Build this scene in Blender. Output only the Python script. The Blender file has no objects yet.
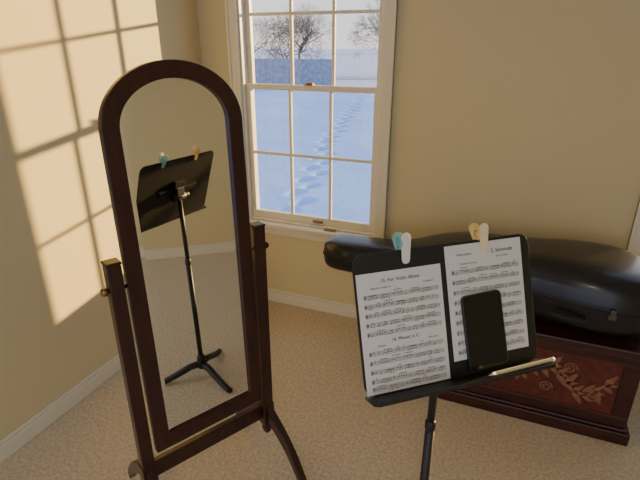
import bpy, bmesh, math, random
from mathutils import Vector, Matrix, Euler, noise
random.seed(7)
C = bpy.context.scene.collection

# ---------------------------------------------------------------- materials
def new_mat(name):
    m = bpy.data.materials.new(name); m.use_nodes = True
    nt = m.node_tree
    return m, nt, nt.nodes['Principled BSDF']

def mat(name, col, rough=0.6, metal=0.0, spec=0.5, coat=0.0, noise_scale=None, noise_amt=0.1,
        bump_scale=None, bump=0.1, bump_dist=0.002, stretch=None):
    m, nt, b = new_mat(name)
    b.inputs['Base Color'].default_value = (*col, 1)
    b.inputs['Roughness'].default_value = rough
    b.inputs['Metallic'].default_value = metal
    b.inputs['Specular IOR Level'].default_value = spec
    b.inputs['Coat Weight'].default_value = coat
    tc = nt.nodes.new('ShaderNodeTexCoord')
    mp = nt.nodes.new('ShaderNodeMapping')
    nt.links.new(tc.outputs['Object'], mp.inputs['Vector'])
    if stretch: mp.inputs['Scale'].default_value = stretch
    if noise_scale:
        n = nt.nodes.new('ShaderNodeTexNoise'); n.inputs['Scale'].default_value = noise_scale
        n.inputs['Detail'].default_value = 5
        nt.links.new(mp.outputs[0], n.inputs['Vector'])
        r = nt.nodes.new('ShaderNodeValToRGB')
        r.color_ramp.elements[0].position = 0.3; r.color_ramp.elements[1].position = 0.7
        r.color_ramp.elements[0].color = (*[c*(1-noise_amt) for c in col], 1)
        r.color_ramp.elements[1].color = (*[min(1, c*(1+noise_amt)) for c in col], 1)
        nt.links.new(n.outputs['Fac'], r.inputs['Fac'])
        nt.links.new(r.outputs['Color'], b.inputs['Base Color'])
    if bump_scale:
        n2 = nt.nodes.new('ShaderNodeTexNoise'); n2.inputs['Scale'].default_value = bump_scale
        n2.inputs['Detail'].default_value = 4
        nt.links.new(mp.outputs[0], n2.inputs['Vector'])
        bp = nt.nodes.new('ShaderNodeBump'); bp.inputs['Strength'].default_value = bump
        bp.inputs['Distance'].default_value = bump_dist
        nt.links.new(n2.outputs['Fac'], bp.inputs['Height'])
        nt.links.new(bp.outputs['Normal'], b.inputs['Normal'])
    return m

M_wall = mat('wall_paint', (0.70, 0.61, 0.36), 0.75, bump_scale=140, bump=0.12, noise_scale=1.2, noise_amt=0.02)
M_ceil = mat('ceiling_paint', (0.8, 0.76, 0.66), 0.9, bump_scale=90, bump=0.2)
M_trim = mat('white_trim', (0.80, 0.76, 0.62), 0.4, noise_scale=6, noise_amt=0.02)
M_carpet = mat('carpet', (0.70, 0.60, 0.44), 0.95, spec=0.1, noise_scale=75, noise_amt=0.20, bump_scale=240, bump=0.8, bump_dist=0.009)
M_wood = mat('mahogany', (0.034, 0.007, 0.006), 0.30, noise_scale=9, noise_amt=0.45, stretch=(6, 6, 0.7), coat=0.15)
M_chest = mat('chest_wood', (0.045, 0.010, 0.008), 0.38, noise_scale=7, noise_amt=0.4, stretch=(0.8, 6, 6), coat=0.1)
M_panel = mat('chest_panel', (0.105, 0.018, 0.011), 0.5, noise_scale=30, noise_amt=0.35)
M_carve = mat('chest_carving', (0.26, 0.115, 0.060), 0.5, noise_scale=60, noise_amt=0.25)
M_black = mat('stand_black', (0.012, 0.012, 0.013), 0.45, bump_scale=500, bump=0.1)
M_case = mat('case_gloss_black', (0.010, 0.010, 0.012), 0.28, coat=0.12, bump_scale=4, bump=0.03)
M_latch = mat('dark_metal', (0.16, 0.155, 0.15), 0.4, metal=1.0, bump_scale=60, bump=0.02)
M_rubber = mat('rubber', (0.015, 0.015, 0.015), 0.7, bump_scale=80, bump=0.1)
M_brass = mat('brass', (0.30, 0.19, 0.09), 0.4, metal=1.0, bump_scale=60, bump=0.02)
M_paper = mat('paper', (0.76, 0.74, 0.70), 0.8, noise_scale=20, noise_amt=0.015)
M_ink = mat('ink', (0.02, 0.02, 0.02), 0.8, noise_scale=20, noise_amt=0.1)
M_phone = mat('phone_body', (0.02, 0.02, 0.022), 0.4, noise_scale=20, noise_amt=0.1)
M_screen = mat('phone_screen', (0.004, 0.004, 0.005), 0.22, noise_scale=3, noise_amt=0.1)
M_teal = mat('teal_plastic', (0.24, 0.50, 0.48), 0.4, noise_scale=9, noise_amt=0.05)
M_yel = mat('yellow_plastic', (0.85, 0.62, 0.24), 0.4, noise_scale=9, noise_amt=0.05)
M_cream = mat('cream_plastic', (0.86, 0.74, 0.48), 0.4, noise_scale=9, noise_amt=0.03)
M_whp = mat('white_plastic', (0.80, 0.78, 0.70), 0.4, noise_scale=9, noise_amt=0.03)
M_bark = mat('bark', (0.10, 0.085, 0.09), 0.9, noise_scale=8, noise_amt=0.3)
M_fence = mat('fence_wood', (0.30, 0.34, 0.43), 0.9, noise_scale=5, noise_amt=0.25)
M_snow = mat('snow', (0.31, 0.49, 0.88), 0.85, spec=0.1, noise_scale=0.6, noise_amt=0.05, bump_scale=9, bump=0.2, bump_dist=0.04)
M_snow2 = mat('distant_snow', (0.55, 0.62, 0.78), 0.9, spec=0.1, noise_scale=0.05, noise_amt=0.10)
M_road = mat('road', (0.34, 0.40, 0.52), 0.9, noise_scale=2, noise_amt=0.15)
M_brick = mat('house_siding', (0.25, 0.21, 0.20), 0.9, noise_scale=2, noise_amt=0.15)

m, nt, b = new_mat('mirror_glass')
b.inputs['Base Color'].default_value = (0.86, 0.87, 0.84, 1)
b.inputs['Metallic'].default_value = 1; b.inputs['Roughness'].default_value = 0.0
M_mirror = m
m, nt, b = new_mat('window_glass')
nt.nodes.remove(b)
tr = nt.nodes.new('ShaderNodeBsdfTransparent'); gl = nt.nodes.new('ShaderNodeBsdfGlossy')
gl.inputs['Roughness'].default_value = 0.02
mx = nt.nodes.new('ShaderNodeMixShader'); mx.inputs[0].default_value = 0.04
nt.links.new(tr.outputs[0], mx.inputs[1]); nt.links.new(gl.outputs[0], mx.inputs[2])
nt.links.new(mx.outputs[0], nt.nodes['Material Output'].inputs['Surface'])
M_glass = m
m, nt, b = new_mat('fill_diffuser')  # glowing cover of the added fill light
b.inputs['Base Color'].default_value = (0.9, 0.85, 0.75, 1)
b.inputs['Emission Color'].default_value = (1, 0.85, 0.62, 1); b.inputs['Emission Strength'].default_value = 2
M_fill = m

# ---------------------------------------------------------------- mesh helpers
def obj(name, verts, faces, material, parent=None, M=None, smooth=False, bevel=0, seg=2):
    me = bpy.data.meshes.new(name); me.from_pydata([tuple(v) for v in verts], [], faces); me.update()
    bm = bmesh.new(); bm.from_mesh(me); bmesh.ops.recalc_face_normals(bm, faces=bm.faces); bm.to_mesh(me); bm.free()
    o = bpy.data.objects.new(name, me); C.objects.link(o)
    if material: me.materials.append(material)
    if smooth:
        for p in me.polygons: p.use_smooth = True
    if parent: o.parent = parent
    if M is not None: o.matrix_basis = M
    if bevel:
        md = o.modifiers.new('bevel', 'BEVEL'); md.width = bevel; md.segments = seg; md.limit_method = 'ANGLE'
    return o

def empty(name, M, parent=None):
    e = bpy.data.objects.new(name, None); C.objects.link(e); e.empty_display_size = 0.1
    if parent: e.parent = parent
    e.matrix_basis = M
    return e

BF = [(0,1,3,2),(4,6,7,5),(0,4,5,1),(2,3,7,6),(0,2,6,4),(1,5,7,3)]
def bverts(lo, hi):
    return [Vector((x, y, z)) for x in (lo[0], hi[0]) for y in (lo[1], hi[1]) for z in (lo[2], hi[2])]
def boxes(name, lst, material, parent=None, M=None, bevel=0):
    vs, fs = [], []
    for lo, hi in lst:
        k = len(vs); vs += bverts(lo, hi); fs += [tuple(k+i for i in f) for f in BF]
    return obj(name, vs, fs, material, parent, M, bevel=bevel)

def sweep(pts, radii, seg=10):
    pts = [Vector(p) for p in pts]
    vs, fs = [], []
    t0 = (pts[1]-pts[0]).normalized()
    up = Vector((0, 0, 1)) if abs(t0.z) < 0.9 else Vector((0, 1, 0))
    n = t0.cross(up).normalized()
    for i, p in enumerate(pts):
        t = (pts[min(i+1, len(pts)-1)]-pts[max(i-1, 0)]).normalized()
        n = (n - t*n.dot(t)).normalized(); bn = t.cross(n)
        r = radii[i] if hasattr(radii, '__len__') else radii
        for j in range(seg):
            a = 2*math.pi*j/seg
            vs.append(p + n*math.cos(a)*r + bn*math.sin(a)*r)
    for i in range(len(pts)-1):
        for j in range(seg):
            k = i*seg
            fs.append((k+j, k+(j+1) % seg, k+seg+(j+1) % seg, k+seg+j))
    fs.append(tuple(range(seg))); fs.append(tuple((len(pts)-1)*seg+j for j in range(seg)))
    return vs, fs
def tube(name, pts, radii, material, parent=None, M=None, seg=12, smooth=True):
    v, f = sweep(pts, radii, seg)
    return obj(name, v, f, material, parent, M, smooth=smooth)
def merge(parts):
    vs, fs = [], []
    for v, f in parts:
        k = len(vs); vs += list(v); fs += [tuple(k+i for i in g) for g in f]
    return vs, fs
def prism(outline, axis_fn, a, b):
    n = len(outline)
    vs = [axis_fn(p, q, a) for p, q in outline]+[axis_fn(p, q, b) for p, q in outline]
    fs = [tuple(range(n)), tuple(range(2*n-1, n-1, -1))]
    fs += [(i, (i+1) % n, n+(i+1) % n, n+i) for i in range(n)]
    return vs, fs
def rrect(x0, y0, x1, y1, r, k=6):
    pts = []
    for cx, cy, a0 in ((x1-r, y1-r, 0), (x0+r, y1-r, 90), (x0+r, y0+r, 180), (x1-r, y0+r, 270)):
        for i in range(k+1):
            a = math.radians(a0+90*i/k); pts.append((cx+r*math.cos(a), cy+r*math.sin(a)))
    return pts
T = Matrix.Translation
def RZ(d): return Matrix.Rotation(math.radians(d), 4, 'Z')
def RX(d): return Matrix.Rotation(math.radians(d), 4, 'X')
def RY(d): return Matrix.Rotation(math.radians(d), 4, 'Y')

# ---------------------------------------------------------------- room shell
XL, XR, YB, YF, H, TH = -1.8, 1.76, 2.53, -2.2, 2.45, 0.12
Z0, Z1 = 0.57, 2.19
WX0, WX1 = -1.535, -0.700
W2 = 0.618
def wall(name, a0, a1, openings, fn):
    xs = sorted({a0, a1, *[o[0] for o in openings], *[o[1] for o in openings]})
    zs = [0, Z0, Z1, H]
    lst = []
    for i in range(len(xs)-1):
        for k in range(3):
            if k == 1 and any(o[0] <= xs[i] < o[1] for o in openings): continue
            lst.append(fn(xs[i], xs[i+1], zs[k], zs[k+1]))
    return boxes(name, lst, M_wall)
wall('wall_back', XL-TH, XR+TH, [(WX0, WX1), (W2, W2+0.835)], lambda a, b, c, d: ((a, YB, c), (b, YB+TH, d)))
boxes('wall_right', [((XR, YF, 0), (XR+TH, YB, H))], M_wall)
boxes('wall_left', [((XL-TH, YF, 0), (XL, YB, H))], M_wall)
boxes('floor', [((XL-TH, YF, -0.1), (XR+TH, YB+TH, 0))], M_carpet)
boxes('ceiling', [((XL-TH, YF, H), (XR+TH, YB+TH, H+0.1))], M_ceil)
def bb(name, lst): boxes(name, lst, M_trim, bevel=0.004)
bb('baseboard_back', [((XL, YB-0.014, 0), (XR, YB, 0.075)), ((XL, YB-0.009, 0.075), (XR, YB, 0.092))])
bb('baseboard_left', [((XL, YF, 0), (XL+0.014, YB-0.014, 0.075)), ((XL, YF, 0.075), (XL+0.009, YB-0.009, 0.092))])
bb('baseboard_right', [((XR-0.014, YF, 0), (XR, YB-0.014, 0.075)), ((XR-0.009, YF, 0.075), (XR, YB-0.009, 0.092))])

def window(name, M, w, cols=3):
    e = empty(name, M)
    h = Z1-Z0; cw = 0.065; x = w/2
    boxes('casing', [((-x-cw, -0.018, -0.0), (-x, 0, h+cw)), ((x, -0.018, 0), (x+cw, 0, h+cw)), ((-x, -0.018, h), (x, 0, h+cw)),
                     ((-x-cw, -0.026, 0), (-x-cw+0.016, 0, h+cw)), ((x+cw-0.016, -0.026, 0), (x+cw, 0, h+cw))], M_trim, e, bevel=0.004)
    boxes('stool', [((-x-cw-0.02, -0.05, -0.024), (x+cw+0.02, 0.0, 0)), ((-x, 0, -0.0), (x, TH+0.03, 0.012))], M_trim, e, bevel=0.005)
    boxes('apron', [((-x-cw, -0.016, -0.080), (x+cw, 0, -0.024))], M_trim, e, bevel=0.004)
    boxes('jamb', [((-x, 0, 0), (-x+0.012, TH, h)), ((x-0.012, 0, 0), (x, TH, h)), ((-x, 0, h-0.016), (x, TH, h))], M_trim, e)
    def sash(nm, z0, z1, y0, botr, topr):
        a = x-0.012; st = 0.030; y1 = y0+0.030
        L = [((-a, y0, z0), (-a+st, y1, z1)), ((a-st, y0, z0), (a, y1, z1)),
             ((-a+st, y0, z0), (a-st, y1, z0+botr)), ((-a+st, y0, z1-topr), (a-st, y1, z1))]
        gx0, gx1, gz0, gz1 = -a+st, a-st, z0+botr, z1-topr
        for i in range(1, cols):
            c = gx0+(gx1-gx0)*i/cols; L.append(((c-0.0085, y0+0.006, gz0), (c+0.0085, y1-0.006, gz1)))
        c = (gz0+gz1)/2; L.append(((gx0, y0+0.007, c-0.0085), (gx1, y1-0.007, c+0.0085)))
        boxes(nm, L, M_trim, e, bevel=0.002)
        ym = (y0+y1)/2
        obj(nm+'_glass', [(gx0, ym, gz0), (gx1, ym, gz0), (gx1, ym, gz1), (gx0, ym, gz1)], [(0, 1, 2, 3)], M_glass, e)
    mid = h/2
    sash('lower_sash', 0.012, mid+0.017, 0.025, 0.045, 0.030)
    sash('upper_sash', mid-0.017, h-0.016, 0.058, 0.032, 0.04)
    boxes('sash_lock', [((-0.025, 0.012, mid+0.017), (0.025, 0.05, mid+0.026)), ((-0.008, 0.0, mid+0.026), (0.03, 0.02, mid+0.034))], M_brass, e, bevel=0.003)
    boxes('sash_lift', [((0.02, 0.010, 0.026), (0.085, 0.025, 0.040))], M_brass, e, bevel=0.003)
    boxes('sill_catch', [((0.11, -0.03, 0.0), (0.18, 0.0, 0.009))], M_brass, e, bevel=0.003)
window('window_1', T(((WX0+WX1)/2, YB, Z0)), 0.835)
window('window_2', T((W2+0.4175, YB, Z0)), 0.835)

# ---------------------------------------------------------------- cheval mirror
S = 0.99
MC = Vector((-0.914*S, 1.145*S, 0)); MA = 62.2
cm = empty('cheval_mirror', T(MC) @ RZ(MA))
def zz(z): return 1.6-(1.6-z)*S
PIV = zz(0.94)
def arch(a, bz, z0, zs, n=40):
    pts = [(-a, z0), (-a, (z0+zs)/2)]
    for i in range(n+1):
        t = math.pi-math.pi*i/n; pts.append((a*math.cos(t), zs+bz*math.sin(t)))
    pts += [(a, (z0+zs)/2), (a, z0)]
    return pts
TILT = -1.5
Mt = T((0, 0, PIV)) @ RX(TILT) @ T((0, 0, -PIV))
ZS = zz(1.388); A = 0.214*S; FW = 0.050*S
ZB = zz(0.308)
out = arch(A, 0.178*S, ZB, ZS); inn = arch(A-FW, 0.130*S, ZB+0.055, ZS)
def ringmesh(o, i, y0, y1):
    n = len(o); vs = []
    vs += [Vector((p, y0, q)) for p, q in o]; vs += [Vector((p, y0, q)) for p, q in i]
    vs += [Vector((p, y1, q)) for p, q in o]; vs += [Vector((p, y1, q)) for p, q in i]
    fs = []
    for k in range(n):
        l = (k+1) % n
        fs += [(k, l, n+l, n+k), (2*n+k, 3*n+k, 3*n+l, 2*n+l), (k, 2*n+k, 2*n+l, l), (n+k, n+l, 3*n+l, 3*n+k)]
    return vs, fs
v, f = ringmesh(out, inn, -0.014, 0.014)
obj('frame', v, f, M_wood, cm, Mt, bevel=0.004, seg=3)
gz = ZB+0.053
g0 = arch(A-FW+0.002, 0.132*S, gz, ZS); g1 = arch(A-FW-0.014, 0.132*S-0.016, gz+0.016, ZS)
n = len(g0)
v = [Vector((p, -0.002, q)) for p, q in g0]+[Vector((p, -0.0032, q)) for p, q in g1]
f = [(k, (k+1) % n, n+(k+1) % n, n+k) for k in range(n)]+[tuple(range(n, 2*n))]
obj('mirror_glass', v, f, M_mirror, cm, Mt)
v, f = prism(arch(A-0.02, 0.16*S, ZB+0.015, ZS), lambda p, q, d: Vector((p, d, q)), 0.015, 0.019)
obj('backing', v, f, M_wood, cm, Mt)
px = 0.246*S
PB = zz(0.15)
for s, nm in ((-1, 'left'), (1, 'right')):
    boxes('post_'+nm, [((s*px-0.021, -0.021, PB), (s*px+0.021, 0.021, zz(1.02))), ((s*px-0.023, -0.023, zz(1.02)), (s*px+0.023, 0.023, zz(1.03))),
                       ((s*px-0.024, -0.024, PB+0.01), (s*px+0.024, 0.024, PB+0.11))], M_wood, cm, bevel=0.004)
    v, f = merge([sweep([(s*px, 0, PB+0.01), (s*px, 0, PB-0.02)], [0.018, 0.022], 16), sweep([(s*px, 0, PB-0.015), (s*px, 0, PB-0.035), (s*px, 0, PB-0.05)], [0.02, 0.016, 0.006], 16)])
    obj('drop_finial_'+nm, v, f, M_wood, cm, smooth=True)
    for t, fn in ((-1, 'front'), (1, 'rear')):
        prof = []
        N = 16; z1_ = PB+0.05
        for i in range(N+1):
            u = i/N
            y = 0.012+0.235*u
            z = (z1_)*(1-u)**0.85*(1-0.10*math.sin(math.pi*u)) + 0.018 + 0.035*math.sin(math.pi*u)
            prof.append((y, z, 0.027-0.012*u))
        top = [(t*(y+h_*0.4), z+h_) for y, z, h_ in prof]; bot = [(t*(y-h_*0.4), max(z-h_, 0.0)) for y, z, h_ in prof][::-1]
        v, f = prism(top+bot, lambda p, q, d: Vector((d, p, q)), s*px-0.014, s*px+0.014)
        obj('foot_%s_%s' % (fn, nm), v, f, M_wood, cm, bevel=0.003)
    v, f = merge([sweep([(s*(A-0.004), 0, PIV), (s*(px+0.03), 0, PIV)], 0.006, 10),
                  sweep([(s*(px+0.020), 0, PIV), (s*(px+0.026), 0, PIV), (s*(px+0.036), 0, PIV), (s*(px+0.042), 0, PIV)], [0.006, 0.012, 0.013, 0.007], 14)])
    obj('pivot_knob_'+nm, v, f, M_brass if s < 0 else M_wood, cm, smooth=True)
boxes('stretcher', [((-px+0.022, -0.012, zz(0.195)), (px-0.022, 0.012, zz(0.262)))], M_wood, cm, bevel=0.004)

# ---------------------------------------------------------------- music stand
K = 0.955
MS = T((-0.1135*K, 1.089*K, 0)) @ RZ(40.1)
ms = empty('music_stand', MS)
DT = 20
DW, DH = 0.476, 0.321
DZ = 1.6-(1.6-0.835)*K
MD = T((0.010, -0.078*K, DZ)) @ RX(-DT)   # x width, z up the desk, -y towards reader
v, f = prism(rrect(-DW/2, 0, DW/2-0.008, DH, 0.028), lambda p, q, d: Vector((p, d, q)), 0, 0.003)
obj('desk', v, f, M_black, ms, MD, bevel=0.0008)
v, f = prism(rrect(-DW/2, -0.055, DW/2+0.006, 0.012, 0.012), lambda p, q, d: Vector((p, q, d)), -0.003, 0)
obj('tray', v, f, M_black, ms, MD, bevel=0.0008)
boxes('tray_lip', [((-DW/2+0.01, -0.056, -0.003), (DW/2-0.004, -0.053, 0.005))], M_black, ms, MD)
boxes('desk_rib', [((-0.12, 0.003, 0.15), (0.12, 0.016, 0.175)), ((-0.03, 0.003, 0.11), (0.03, 0.02, 0.21))], M_black, ms, MD, bevel=0.002)
HZ = DZ+0.120
v, f = merge([sweep([(-0.035, 0.005, HZ), (0.035, 0.005, HZ)], 0.016, 14), sweep([(0.035, 0.005, HZ), (0.055, 0.005, HZ)], [0.012, 0.012], 12)])
obj('tilt_hinge', v, f, M_black, ms, smooth=True)
boxes('bracket', [((-0.022, -0.012, HZ-0.015), (0.022, 0.020, HZ+0.045))], M_black, ms, bevel=0.003)
tube('upper_stem', [(0, 0.003, 0.62), (0, 0.003, HZ-0.005)], 0.0105, M_black, ms)
tube('lower_stem', [(0, 0.003, 0.06), (0, 0.003, 0.66)], 0.0125, M_black, ms)
tube('collar', [(0, 0.003, 0.645), (0, 0.003, 0.650), (0, 0.003, 0.672), (0, 0.003, 0.677)], [0.0128, 0.0145, 0.0145, 0.011], M_black, ms)
parts = [sweep([(0, 0.003, 0.055), (0, 0.003, 0.065), (0, 0.003, 0.12), (0, 0.003, 0.14)], [0.016, 0.026, 0.022, 0.013], 16)]
for a in (103, 223, 343):
    d = Vector((math.cos(math.radians(a)), math.sin(math.radians(a)), 0))
    pts = [d*r+Vector((0, 0.003, z)) for r, z in ((0.01, 0.082), (0.06, 0.074), (0.12, 0.048), (0.17, 0.028), (0.205, 0.017), (0.23, 0.015))]
    parts.append(sweep(pts, [0.018, 0.018, 0.017, 0.016, 0.015, 0.013], 10))
v, f = merge(parts); obj('tripod_base', v, f, M_black, ms, smooth=True)
DM = MS @ MD    # desk frame in world

def sheet(name, u, vv, rot, systems, titles, y=-0.0012, depth=0.0006):
    M = DM @ T((u, y, vv)) @ RY(rot)
    w, h = 0.212, 0.274
    e = empty(name, M)
    N = 12; vs = []; fs = []
    for i in range(N+1):
        for k in range(2):
            vs.append((-w/2+w*i/N, -0.0002, k*h))
    fs = [(2*i, 2*i+2, 2*i+3, 2*i+1) for i in range(N)]
    o = obj('page', vs, fs, M_paper, e); sd = o.modifiers.new('s', 'SOLIDIFY'); sd.thickness = depth; sd.offset = -1
    q = []
    yy = -0.0012
    def quad(x0, z0, x1, z1): q.append(([Vector((x0, yy, z0)), Vector((x1, yy, z0)), Vector((x1, yy, z1)), Vector((x0, yy, z1))], [(0, 1, 2, 3)]))
    rnd = random.Random(name+str(u))
    for z in systems:
        sp = 0.0021; L, R = -w/2+0.014, w/2-0.012
        for k in range(5): quad(L, z+k*sp-0.00022, R, z+k*sp+0.00022)
        nb = 4
        for k in range(nb+1):
            xx = L+(R-L)*k/nb; quad(xx-0.0003, z, xx+0.0003, z+4*sp)
        quad(L+0.002, z-0.001, L+0.0032, z+4*sp+0.001); quad(L+0.004, z+0.002, L+0.0055, z+0.006)
        x = L+0.011
        while x < R-0.012:
            grp = rnd.choice([2, 4, 4, 1]); st = 0.0062; zb = z+rnd.uniform(-0.002, 0.007)
            zs_ = [min(z+0.011, max(z-0.003, zb+rnd.choice([-1, 0, 1, 2])*sp/2)) for _ in range(grp)]
            top = max(zs_)+0.0065
            for k in range(grp):
                cx = x+k*st
                if cx > R-0.004: break
                pts = [Vector((cx+0.0015*math.cos(a)+0.0004*math.sin(a), yy, zs_[k]+0.0011*math.sin(a))) for a in [i*math.pi/4 for i in range(8)]]
                q.append((pts, [tuple(range(8))]))
                quad(cx+0.0012, zs_[k], cx+0.0016, top)
            if grp > 1:
                quad(x+0.0012, top-0.0010, min(R-0.003, x+(grp-1)*st+0.0017), top)
            x += grp*st+0.006
    v, f = merge(q); obj('notation', v, f, M_ink, e)
    for txt, x, z, s in titles:
        cu = bpy.data.curves.new('title', 'FONT'); cu.body = txt; cu.size = s; cu.align_x = 'CENTER'
        o = bpy.data.objects.new('title', cu); C.objects.link(o); cu.materials.append(M_ink)
        o.parent = e; o.matrix_basis = T((x, -0.0013, z)) @ RX(90)
    return e
sheet('sheet_music', -0.127, 0.003, 0.0,
      [0.216, 0.195, 0.174, 0.153, 0.132, 0.088, 0.067, 0.046, 0.025, 0.008],
      [('15. For Violin Alone', 0, 0.250, 0.012), ('Allegretto moderato', -0.05, 0.237, 0.006), ('Traditional', 0.07, 0.237, 0.006), ('16. Minuet in C', 0, 0.114, 0.011), ('Andante', -0.06, 0.106, 0.006), ('Old dance', 0.07, 0.106, 0.006)])
sheet('sheet_music', 0.099, 0.040, 0.0,
      [0.205, 0.181, 0.157, 0.133, 0.109, 0.085, 0.061, 0.037, 0.014],
      [('Allegro giusto', -0.055, 0.248, 0.007), ('2. Serenade', 0.05, 0.246, 0.013), ('for two violins', 0.05, 0.234, 0.006), ('Version for strings', -0.045, 0.226, 0.006)])

ph = empty('smartphone', DM @ T((0.082, -0.002, 0.012)) @ RY(-2.0))
PW, PH = 0.054, 0.182
v, f = prism(rrect(-PW, 0, PW, PH, 0.012), lambda p, q, d: Vector((p, d, q)), -0.0095, -0.0005)
obj('phone_body', v, f, M_phone, ph, bevel=0.0015)
v, f = prism(rrect(-PW+0.0025, 0.0025, PW-0.0025, PH-0.0025, 0.010), lambda p, q, d: Vector((p, d, q)), -0.0099, -0.0094)
obj('screen', v, f, M_screen, ph)

pen = empty('tray_glint_pencil', DM @ T((0.165, -0.033, 0.0055)) @ RZ(3))  # cream pencil shape stands in for the sunlit end of the tray
tube('shaft', [(-0.09, 0, 0), (0.078, 0, 0)], 0.0050, M_cream, pen, seg=6, smooth=False)
tube('tip', [(-0.09, 0, 0), (-0.108, 0, 0)], [0.0050, 0.0004], M_whp, pen, seg=6)
tube('eraser', [(0.078, 0, 0), (0.088, 0, 0)], 0.0051, M_whp, pen, seg=10)

def clip(u, mb, mf, rot):
    e = empty('bag_clip', DM @ T((u, 0, DH)) @ RY(rot))
    def jaw(nm, y0, ang, z0, z1, w0, w1, m_, x=0):
        outl = []
        K_ = 10
        for i in range(K_+1):
            a = math.pi*i/K_; outl.append((x+w1*math.cos(a), z1-w1+w1*math.sin(a)))
        for i in range(K_+1):
            a = math.pi+math.pi*i/K_; outl.append((x+w0*math.cos(a), z0+w0+w0*math.sin(a)))
        v, f = prism(outl, lambda p, q, d: Vector((p, d, q)), -0.0028, 0.0028)
        return obj(nm, v, f, m_, e, T((0, y0, 0)) @ RX(ang), bevel=0.002)
    jaw('front_jaw', -0.0085, 9, -0.034, 0.038, 0.010, 0.012, mf)
    jaw('back_jaw', 0.0115, -9, -0.026, 0.040, 0.008, 0.015, mb, -0.006)
    v, f = sweep([(-0.013, 0.001, 0.012), (0.011, 0.001, 0.012)], 0.0085, 14)
    obj('spring_barrel', v, f, mb, e, smooth=True)
    v, f = sweep([(-0.0115, 0.001+0.013*math.cos(i*math.pi/8), 0.014+0.013*math.sin(i*math.pi/8)) for i in range(17)], 0.003, 8)
    obj('grip_ring', v, f, mb, e, smooth=True)
clip(-0.108, M_teal, M_whp, 2)
clip(0.098, M_yel, M_cream, -2)

# ---------------------------------------------------------------- carved chest
CX0, CX1, CY0, CY1, CH = -0.33, 0.62, 1.965, 2.50, 0.47
ch = empty('blanket_chest', T(((CX0+CX1)/2, (CY0+CY1)/2, 0)))
hw, hd = (CX1-CX0)/2, (CY1-CY0)/2
boxes('plinth', [((-hw, -hd, 0), (hw, hd, 0.06)), ((-hw+0.008, -hd+0.008, 0.06), (hw-0.008, hd-0.008, 0.075))], M_chest, ch, bevel=0.005)
fy = -hd+0.02
PZ0, PZ1 = 0.125, 0.385
boxes('body', [((-hw+0.02, fy+0.012, 0.075), (hw-0.02, hd-0.02, 0.425))], M_chest, ch)
boxes('front_frame', [((-hw+0.02, fy, 0.075), (hw-0.02, fy+0.012, PZ0)), ((-hw+0.02, fy, PZ1), (hw-0.02, fy+0.012, 0.425)),
                      ((-hw+0.02, fy, PZ0), (-hw+0.085, fy+0.012, PZ1)), ((hw-0.085, fy, PZ0), (hw-0.02, fy+0.012, PZ1))], M_chest, ch, bevel=0.003)
boxes('front_panel', [((-hw+0.085, fy+0.006, PZ0), (hw-0.085, fy+0.0125, PZ1))], M_panel, ch)
boxes('lid', [((-hw+0.008, -hd+0.008, 0.425), (hw-0.008, hd-0.004, 0.437)), ((-hw-0.005, -hd-0.005, 0.437), (hw+0.005, hd, CH))], M_chest, ch, bevel=0.006)
parts = []
py = fy+0.005
ZC = (PZ0+PZ1)/2
def leaf(cx, cz, ang, L, W):
    pts = []
    K_ = 9
    for i in range(K_+1):
        t = i/K_; pts.append((L*t, W*math.sin(math.pi*t**0.8)*(1-0.3*t)*(1+0.15*math.sin(9*t))))
    for i in range(K_-1, 0, -1):
        t = i/K_; pts.append((L*t, -W*math.sin(math.pi*t**0.8)*(1-0.3*t)*(1+0.15*math.sin(9*t))))
    ca, sa = math.cos(ang), math.sin(ang)
    o = [(cx+p*ca-q*sa, cz+p*sa+q*ca) for p, q in pts]
    parts.append(prism(o, lambda p, q, d: Vector((p, d, q)), py-0.003, py+0.002))
def scroll(pts): parts.append(sweep([(x, py, z) for x, z in pts], 0.0036, 6))
for s in (-1, 1):
    main = [(s*(0.03+0.33*t), ZC+0.055*math.sin(2.2*math.pi*t)) for t in [i/30 for i in range(31)]]
    scroll(main)
    for i, t in enumerate([0.06, 0.17, 0.28, 0.39, 0.5, 0.61, 0.72, 0.83, 0.94]):
        x = s*(0.03+0.33*t); z = ZC+0.055*math.sin(2.2*math.pi*t)
        up = 1 if i % 2 == 0 else -1
        base = 0 if s > 0 else math.pi
        leaf(x, z, base+s*up*1.0, 0.072, 0.016)
        leaf(x, z, base-s*up*0.8, 0.050, 0.012)
        leaf(x, z, base+s*up*0.2, 0.05, 0.010)
    for cx, cz in ((0.20, ZC+0.06), (0.31, ZC-0.06), (0.12, ZC-0.06)):
        scroll([(s*(cx+0.028*(1-a/14)*math.cos(a)), cz+0.028*(1-a/14)*math.sin(a)) for a in [k*0.5 for k in range(24)]])
for k in range(8): leaf(0, ZC, k*math.pi/4, 0.060, 0.016)
v, f = merge(parts); obj('carved_foliage', v, f, M_carve, ch)

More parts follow.
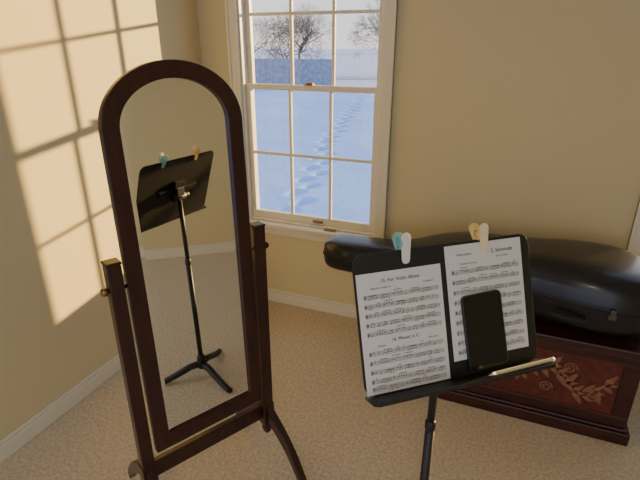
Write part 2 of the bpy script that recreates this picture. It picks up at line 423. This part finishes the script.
# ---------------------------------------------------------------- instrument case
cc = empty('cello_case', T((0, 2.215, CH+0.002)))
ST = [(-0.880, 0.010, .100, .130), (-0.872, 0.045, .065, .165), (-0.850, 0.075, .045, .185), (-0.81, 0.095, .036, .193), (-0.74, 0.105, .034, .196),
      (-0.62, 0.102, .030, .200), (-0.50, 0.102, .022, .208), (-0.41, 0.118, .010, .225), (-0.34, 0.152, .003, .245), (-0.27, 0.187, 0, .262),
      (-0.18, 0.207, 0, .275), (-0.08, 0.208, 0, .284), (0.02, 0.196, 0, .290), (0.10, 0.192, 0, .294), (0.19, 0.205, 0, .298),
      (0.29, 0.230, 0, .300), (0.39, 0.245, 0, .298), (0.48, 0.243, 0, .290), (0.55, 0.220, 0.002, .275), (0.60, 0.170, .012, .25), (0.625, 0.11, .03, .225), (0.638, 0.04, .07, .18)]
def cr(p0, p1, p2, p3, t):
    return 0.5*((2*p1)+(-p0+p2)*t+(2*p0-5*p1+4*p2-p3)*t*t+(-p0+3*p1-3*p2+p3)*t**3)
S2 = []
for i in range(len(ST)-1):
    a = ST[max(i-1, 0)]; b_ = ST[i]; c = ST[i+1]; d = ST[min(i+2, len(ST)-1)]
    for k in range(4): S2.append(tuple(cr(a[j], b_[j], c[j], d[j], k/4) for j in range(4)))
S2.append(ST[-1])
NR = 56; vs = []; fs = []; ex = 2.0/4.2
for x, w, zb, zt in S2:
    zc, hh = (zb+zt)/2, (zt-zb)/2
    for j in range(NR):
        a = 2*math.pi*j/NR; c_, s_ = math.cos(a), math.sin(a)
        bulge = 1.0+0.03*math.exp(-((s_)/0.10)**2)
        y = w*bulge*math.copysign(abs(c_)**ex, c_)
        z = zc+hh*math.copysign(abs(s_)**(ex if s_ < 0 else 0.72), s_)
        vs.append((x, y, z))
for i in range(len(S2)-1):
    for j in range(NR):
        k = i*NR; fs.append((k+j, k+(j+1) % NR, k+NR+(j+1) % NR, k+NR+j))
fs.append(tuple(range(NR))); fs.append(tuple((len(S2)-1)*NR+j for j in range(NR)))
obj('shell', vs, fs, M_case, cc, smooth=True)
def rim(x):
    for i in range(len(S2)-1):
        if S2[i][0] <= x <= S2[i+1][0]:
            t = (x-S2[i][0])/(S2[i+1][0]-S2[i][0]); return tuple(S2[i][j]*(1-t)+S2[i+1][j]*t for j in range(4))
for s, nm in ((-1, 'front'), (1, 'rear')):
    pts = []
    for x, w, zb, zt in S2: pts.append((x, s*(w*1.03+0.001), (zb+zt)/2))
    tube('seam_'+nm, pts, 0.0045, M_rubber, cc, seg=6)
    if s == -1:
        for i, x in enumerate((-0.55, -0.12, 0.13, 0.44)):
            x_, w, zb, zt = rim(x); w1 = rim(x+0.01)[1]
            ang = math.degrees(math.atan2(-(w1-w), 0.01)); zc = (zb+zt)/2
            M = T((x, -(w*1.03+0.004), zc)) @ RZ(ang)
            boxes('latch_%d' % (i+1), [((-0.014, -0.006, -0.024), (0.014, 0.002, -0.002)), ((-0.010, -0.008, 0.002), (0.010, 0.002, 0.020)), ((-0.004, -0.010, -0.016), (0.004, -0.005, 0.012))], M_latch, cc, M, bevel=0.002)
x_, w, zb, zt = rim(0.30)
v, f = sweep([(0.23, -w-0.004, 0.105), (0.235, -w-0.02, 0.10), (0.26, -w-0.026, 0.098), (0.32, -w-0.030, 0.098), (0.345, -w-0.026, 0.10), (0.35, -w-0.006, 0.105)], [0.006, 0.008, 0.010, 0.010, 0.008, 0.006], 10)
obj('carry_handle', v, f, M_rubber, cc, smooth=True)

# ---------------------------------------------------------------- outdoors
GZ = -0.4
path = [Vector(p) for p in ((-2.5, 5.0, 0), (-3.1, 7.3, 0), (-3.95, 10.0, 0), (-4.9, 14.0, 0), (-6.0, 18.5, 0), (-7.0, 23, 0))]
prints = []
for i in range(len(path)-1):
    L = (path[i+1]-path[i]).length; d = (path[i+1]-path[i]).normalized(); sd = Vector((-d.y, d.x, 0))
    k = 0
    while k*0.40 < L:
        p = path[i]+d*k*0.40+sd*(0.08 if k % 2 else -0.08)+Vector((random.uniform(-.04, .04), random.uniform(-.05, .05), 0))
        prints.append(p); k += 1
nx, ny = 170, 300
X0, X1, Y0, Y1 = -12.0, 0.5, 3.2, 24.0
cells = {}
for p in prints: cells.setdefault((int(p.x), int(p.y)), []).append(p)
vs = []
for j in range(ny+1):
    for i in range(nx+1):
        x = X0+(X1-X0)*i/nx; y = Y0+(Y1-Y0)*j/ny
        z = GZ+0.05*noise.noise(Vector((x*0.35, y*0.35, 0)))+0.008*noise.noise(Vector((x*1.7, y*1.7, 3)))
        for a in (-1, 0, 1):
            for b_ in (-1, 0, 1):
                for p in cells.get((int(x)+a, int(y)+b_), ()):
                    r2 = (x-p.x)**2/(0.075**2)+(y-p.y)**2/(0.13**2)
                    if r2 < 9: z -= 0.085*math.exp(-r2)-0.012*math.exp(-(math.sqrt(r2)-1.7)**2*4)
        edge = min(x-X0, X1-x, y-Y0, Y1-y)
        if edge < 0.6: z = z*(edge/0.6)+(GZ-0.1)*(1-edge/0.6)
        vs.append((x, y, z))
fs = [(j*(nx+1)+i, j*(nx+1)+i+1, (j+1)*(nx+1)+i+1, (j+1)*(nx+1)+i) for j in range(ny) for i in range(nx)]
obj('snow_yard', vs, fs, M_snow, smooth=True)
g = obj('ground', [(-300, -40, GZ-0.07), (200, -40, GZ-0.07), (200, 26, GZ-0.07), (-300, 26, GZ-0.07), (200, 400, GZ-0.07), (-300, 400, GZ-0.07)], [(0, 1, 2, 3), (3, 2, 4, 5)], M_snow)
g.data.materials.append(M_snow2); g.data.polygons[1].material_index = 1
boxes('road', [((-60, 33.0, GZ-0.065), (60, 36.0, GZ-0.04))], M_road, M=RZ(8))
L = []
x = -19.0
while x < -9.6:
    L.append(((x, 25.0, GZ-0.05), (x+0.137, 25.03, GZ+1.35+0.02*random.random()))); x += 0.145
L += [((-19, 25.03, GZ+0.35), (-9.5, 25.09, GZ+0.45)), ((-19, 25.03, GZ+1.10), (-9.5, 25.09, GZ+1.20))]
boxes('wooden_fence', L, M_fence)

def tree(name, loc, height, seed, depth=6, r0=0.16, spread=0.55):
    rnd = random.Random(seed); parts = []
    def grow(p, d, L, r, k):
        pts = [p]; dd = d.copy()
        for i in range(3):
            dd = (dd+Vector((rnd.uniform(-.16, .16), rnd.uniform(-.16, .16), rnd.uniform(-.02, .10)))).normalized()
            pts.append(pts[-1]+dd*L/3)
        parts.append(sweep(pts, [r, r*0.88, r*0.78, r*0.66], 5 if k > 2 else 3))
        if k == 0: return
        nch = 3 if k < depth else 5
        for c in range(nch):
            a = rnd.uniform(0, 2*math.pi); s = rnd.uniform(spread*0.5, spread*1.3)
            side = dd.orthogonal().normalized(); side.rotate(Matrix.Rotation(a, 3, dd))
            nd = (dd*math.cos(s)+side*math.sin(s)); nd.z += 0.05; nd.normalize()
            base = pts[-1] if c < 2 else pts[2]
            grow(base, nd, L*rnd.uniform(0.66, 0.88), max(r*0.55, 0.005), k-1)
    grow(Vector((0, 0, 0)), Vector((0, 0, 1)), height*0.2, r0, depth)
    v, f = merge(parts); return obj(name, v, f, M_bark, M=T(loc))
tree('bare_tree', (-14.6, 30.0, GZ-0.07), 7.0, 3, depth=7, r0=0.09, spread=0.9)
tree('bare_tree', (-18.5, 30.5, GZ-0.07), 7.2, 5, depth=7, r0=0.10, spread=0.9)
tree('bare_tree', (-10.7, 38, GZ-0.07), 8.5, 9, depth=7, r0=0.08, spread=0.8)
tree('bare_tree', (-14.0, 56, GZ-0.07), 8, 12, r0=0.12, spread=0.8)
tree('bare_tree', (-24, 52, GZ-0.07), 10, 15, r0=0.16, spread=0.8)
tree('bare_tree', (-19, 70, GZ-0.07), 10, 18, r0=0.16, spread=0.8)
def house(loc, w, d, h, rz):
    e = empty('distant_house', T(loc) @ RZ(rz))
    boxes('siding', [((-w/2, -d/2, 0), (w/2, d/2, h))], M_brick, e)
    obj('snowy_roof', [(-w/2-.4, -d/2-.4, h), (w/2+.4, -d/2-.4, h), (w/2+.4, d/2+.4, h), (-w/2-.4, d/2+.4, h), (-w/2-.4, 0, h+2.2), (w/2+.4, 0, h+2.2)],
        [(0, 1, 5, 4), (2, 3, 4, 5), (1, 2, 5), (3, 0, 4), (0, 3, 2, 1)], M_snow2, e)
    boxes('panes', [((-w/4-.6, -d/2-.03, 1), (-w/4+.6, -d/2, 2.3)), ((w/4-.6, -d/2-.03, 1), (w/4+.6, -d/2, 2.3))], M_screen, e)
house((-32, 150, GZ-0.07), 14, 9, 2.8, 10)

# ---------------------------------------------------------------- added fill light, shaped as a ceiling fixture (behind the camera)
lp = empty('added_fill_lamp', T((0.2, -0.9, H)))
v, f = sweep([(0, 0, 0), (0, 0, -0.03)], [0.20, 0.20], 32); obj('fill_lamp_base', v, f, M_brass, lp)
v, f = sweep([(0, 0, -0.03), (0, 0, -0.06), (0, 0, -0.085), (0, 0, -0.10)], [0.19, 0.175, 0.12, 0.03], 32); obj('diffuser', v, f, M_fill, lp, smooth=True)
al = bpy.data.lights.new('fill_light', 'AREA'); al.shape = 'DISK'; al.size = 0.36; al.energy = 12; al.color = (1.0, 0.88, 0.68)  # unseen warm fill, added to brighten the room
ao = bpy.data.objects.new('fill_light', al); C.objects.link(ao); ao.parent = lp; ao.location = (0, 0, -0.11)

# ---------------------------------------------------------------- light
W = bpy.data.worlds.new('World'); bpy.context.scene.world = W; W.use_nodes = True
nt = W.node_tree; bg = nt.nodes['Background']
tc = nt.nodes.new('ShaderNodeTexCoord'); sp = nt.nodes.new('ShaderNodeSeparateXYZ'); rp = nt.nodes.new('ShaderNodeValToRGB')
nt.links.new(tc.outputs['Generated'], sp.inputs[0]); nt.links.new(sp.outputs['Z'], rp.inputs['Fac'])
el = rp.color_ramp.elements
el[0].position = 0.0; el[0].color = (0.86, 0.81, 0.80, 1)
el[1].position = 0.7; el[1].color = (0.50, 0.62, 0.90, 1)
e_ = el.new(0.15); e_.color = (0.76, 0.80, 0.90, 1)
nt.links.new(rp.outputs['Color'], bg.inputs['Color']); bg.inputs['Strength'].default_value = 1.6

sun = bpy.data.lights.new('sun', 'SUN'); sun.energy = 14.0; sun.color = (1.0, 0.66, 0.24); sun.angle = math.radians(1.0)
so = bpy.data.objects.new('sun', sun); C.objects.link(so)
d = Vector((-0.79, -1.0, -0.14)).normalized()
so.rotation_euler = d.to_track_quat('-Z', 'Y').to_euler(); so.location = (6, 8, 3)

# ---------------------------------------------------------------- camera
cam = bpy.data.cameras.new('camera'); cam.lens = 27; cam.sensor_width = 36
co = bpy.data.objects.new('camera', cam); C.objects.link(co)
co.location = (0, 0, 1.6); co.rotation_euler = (math.radians(68), 0, math.radians(22.4))
bpy.context.scene.camera = co
print('DONE')
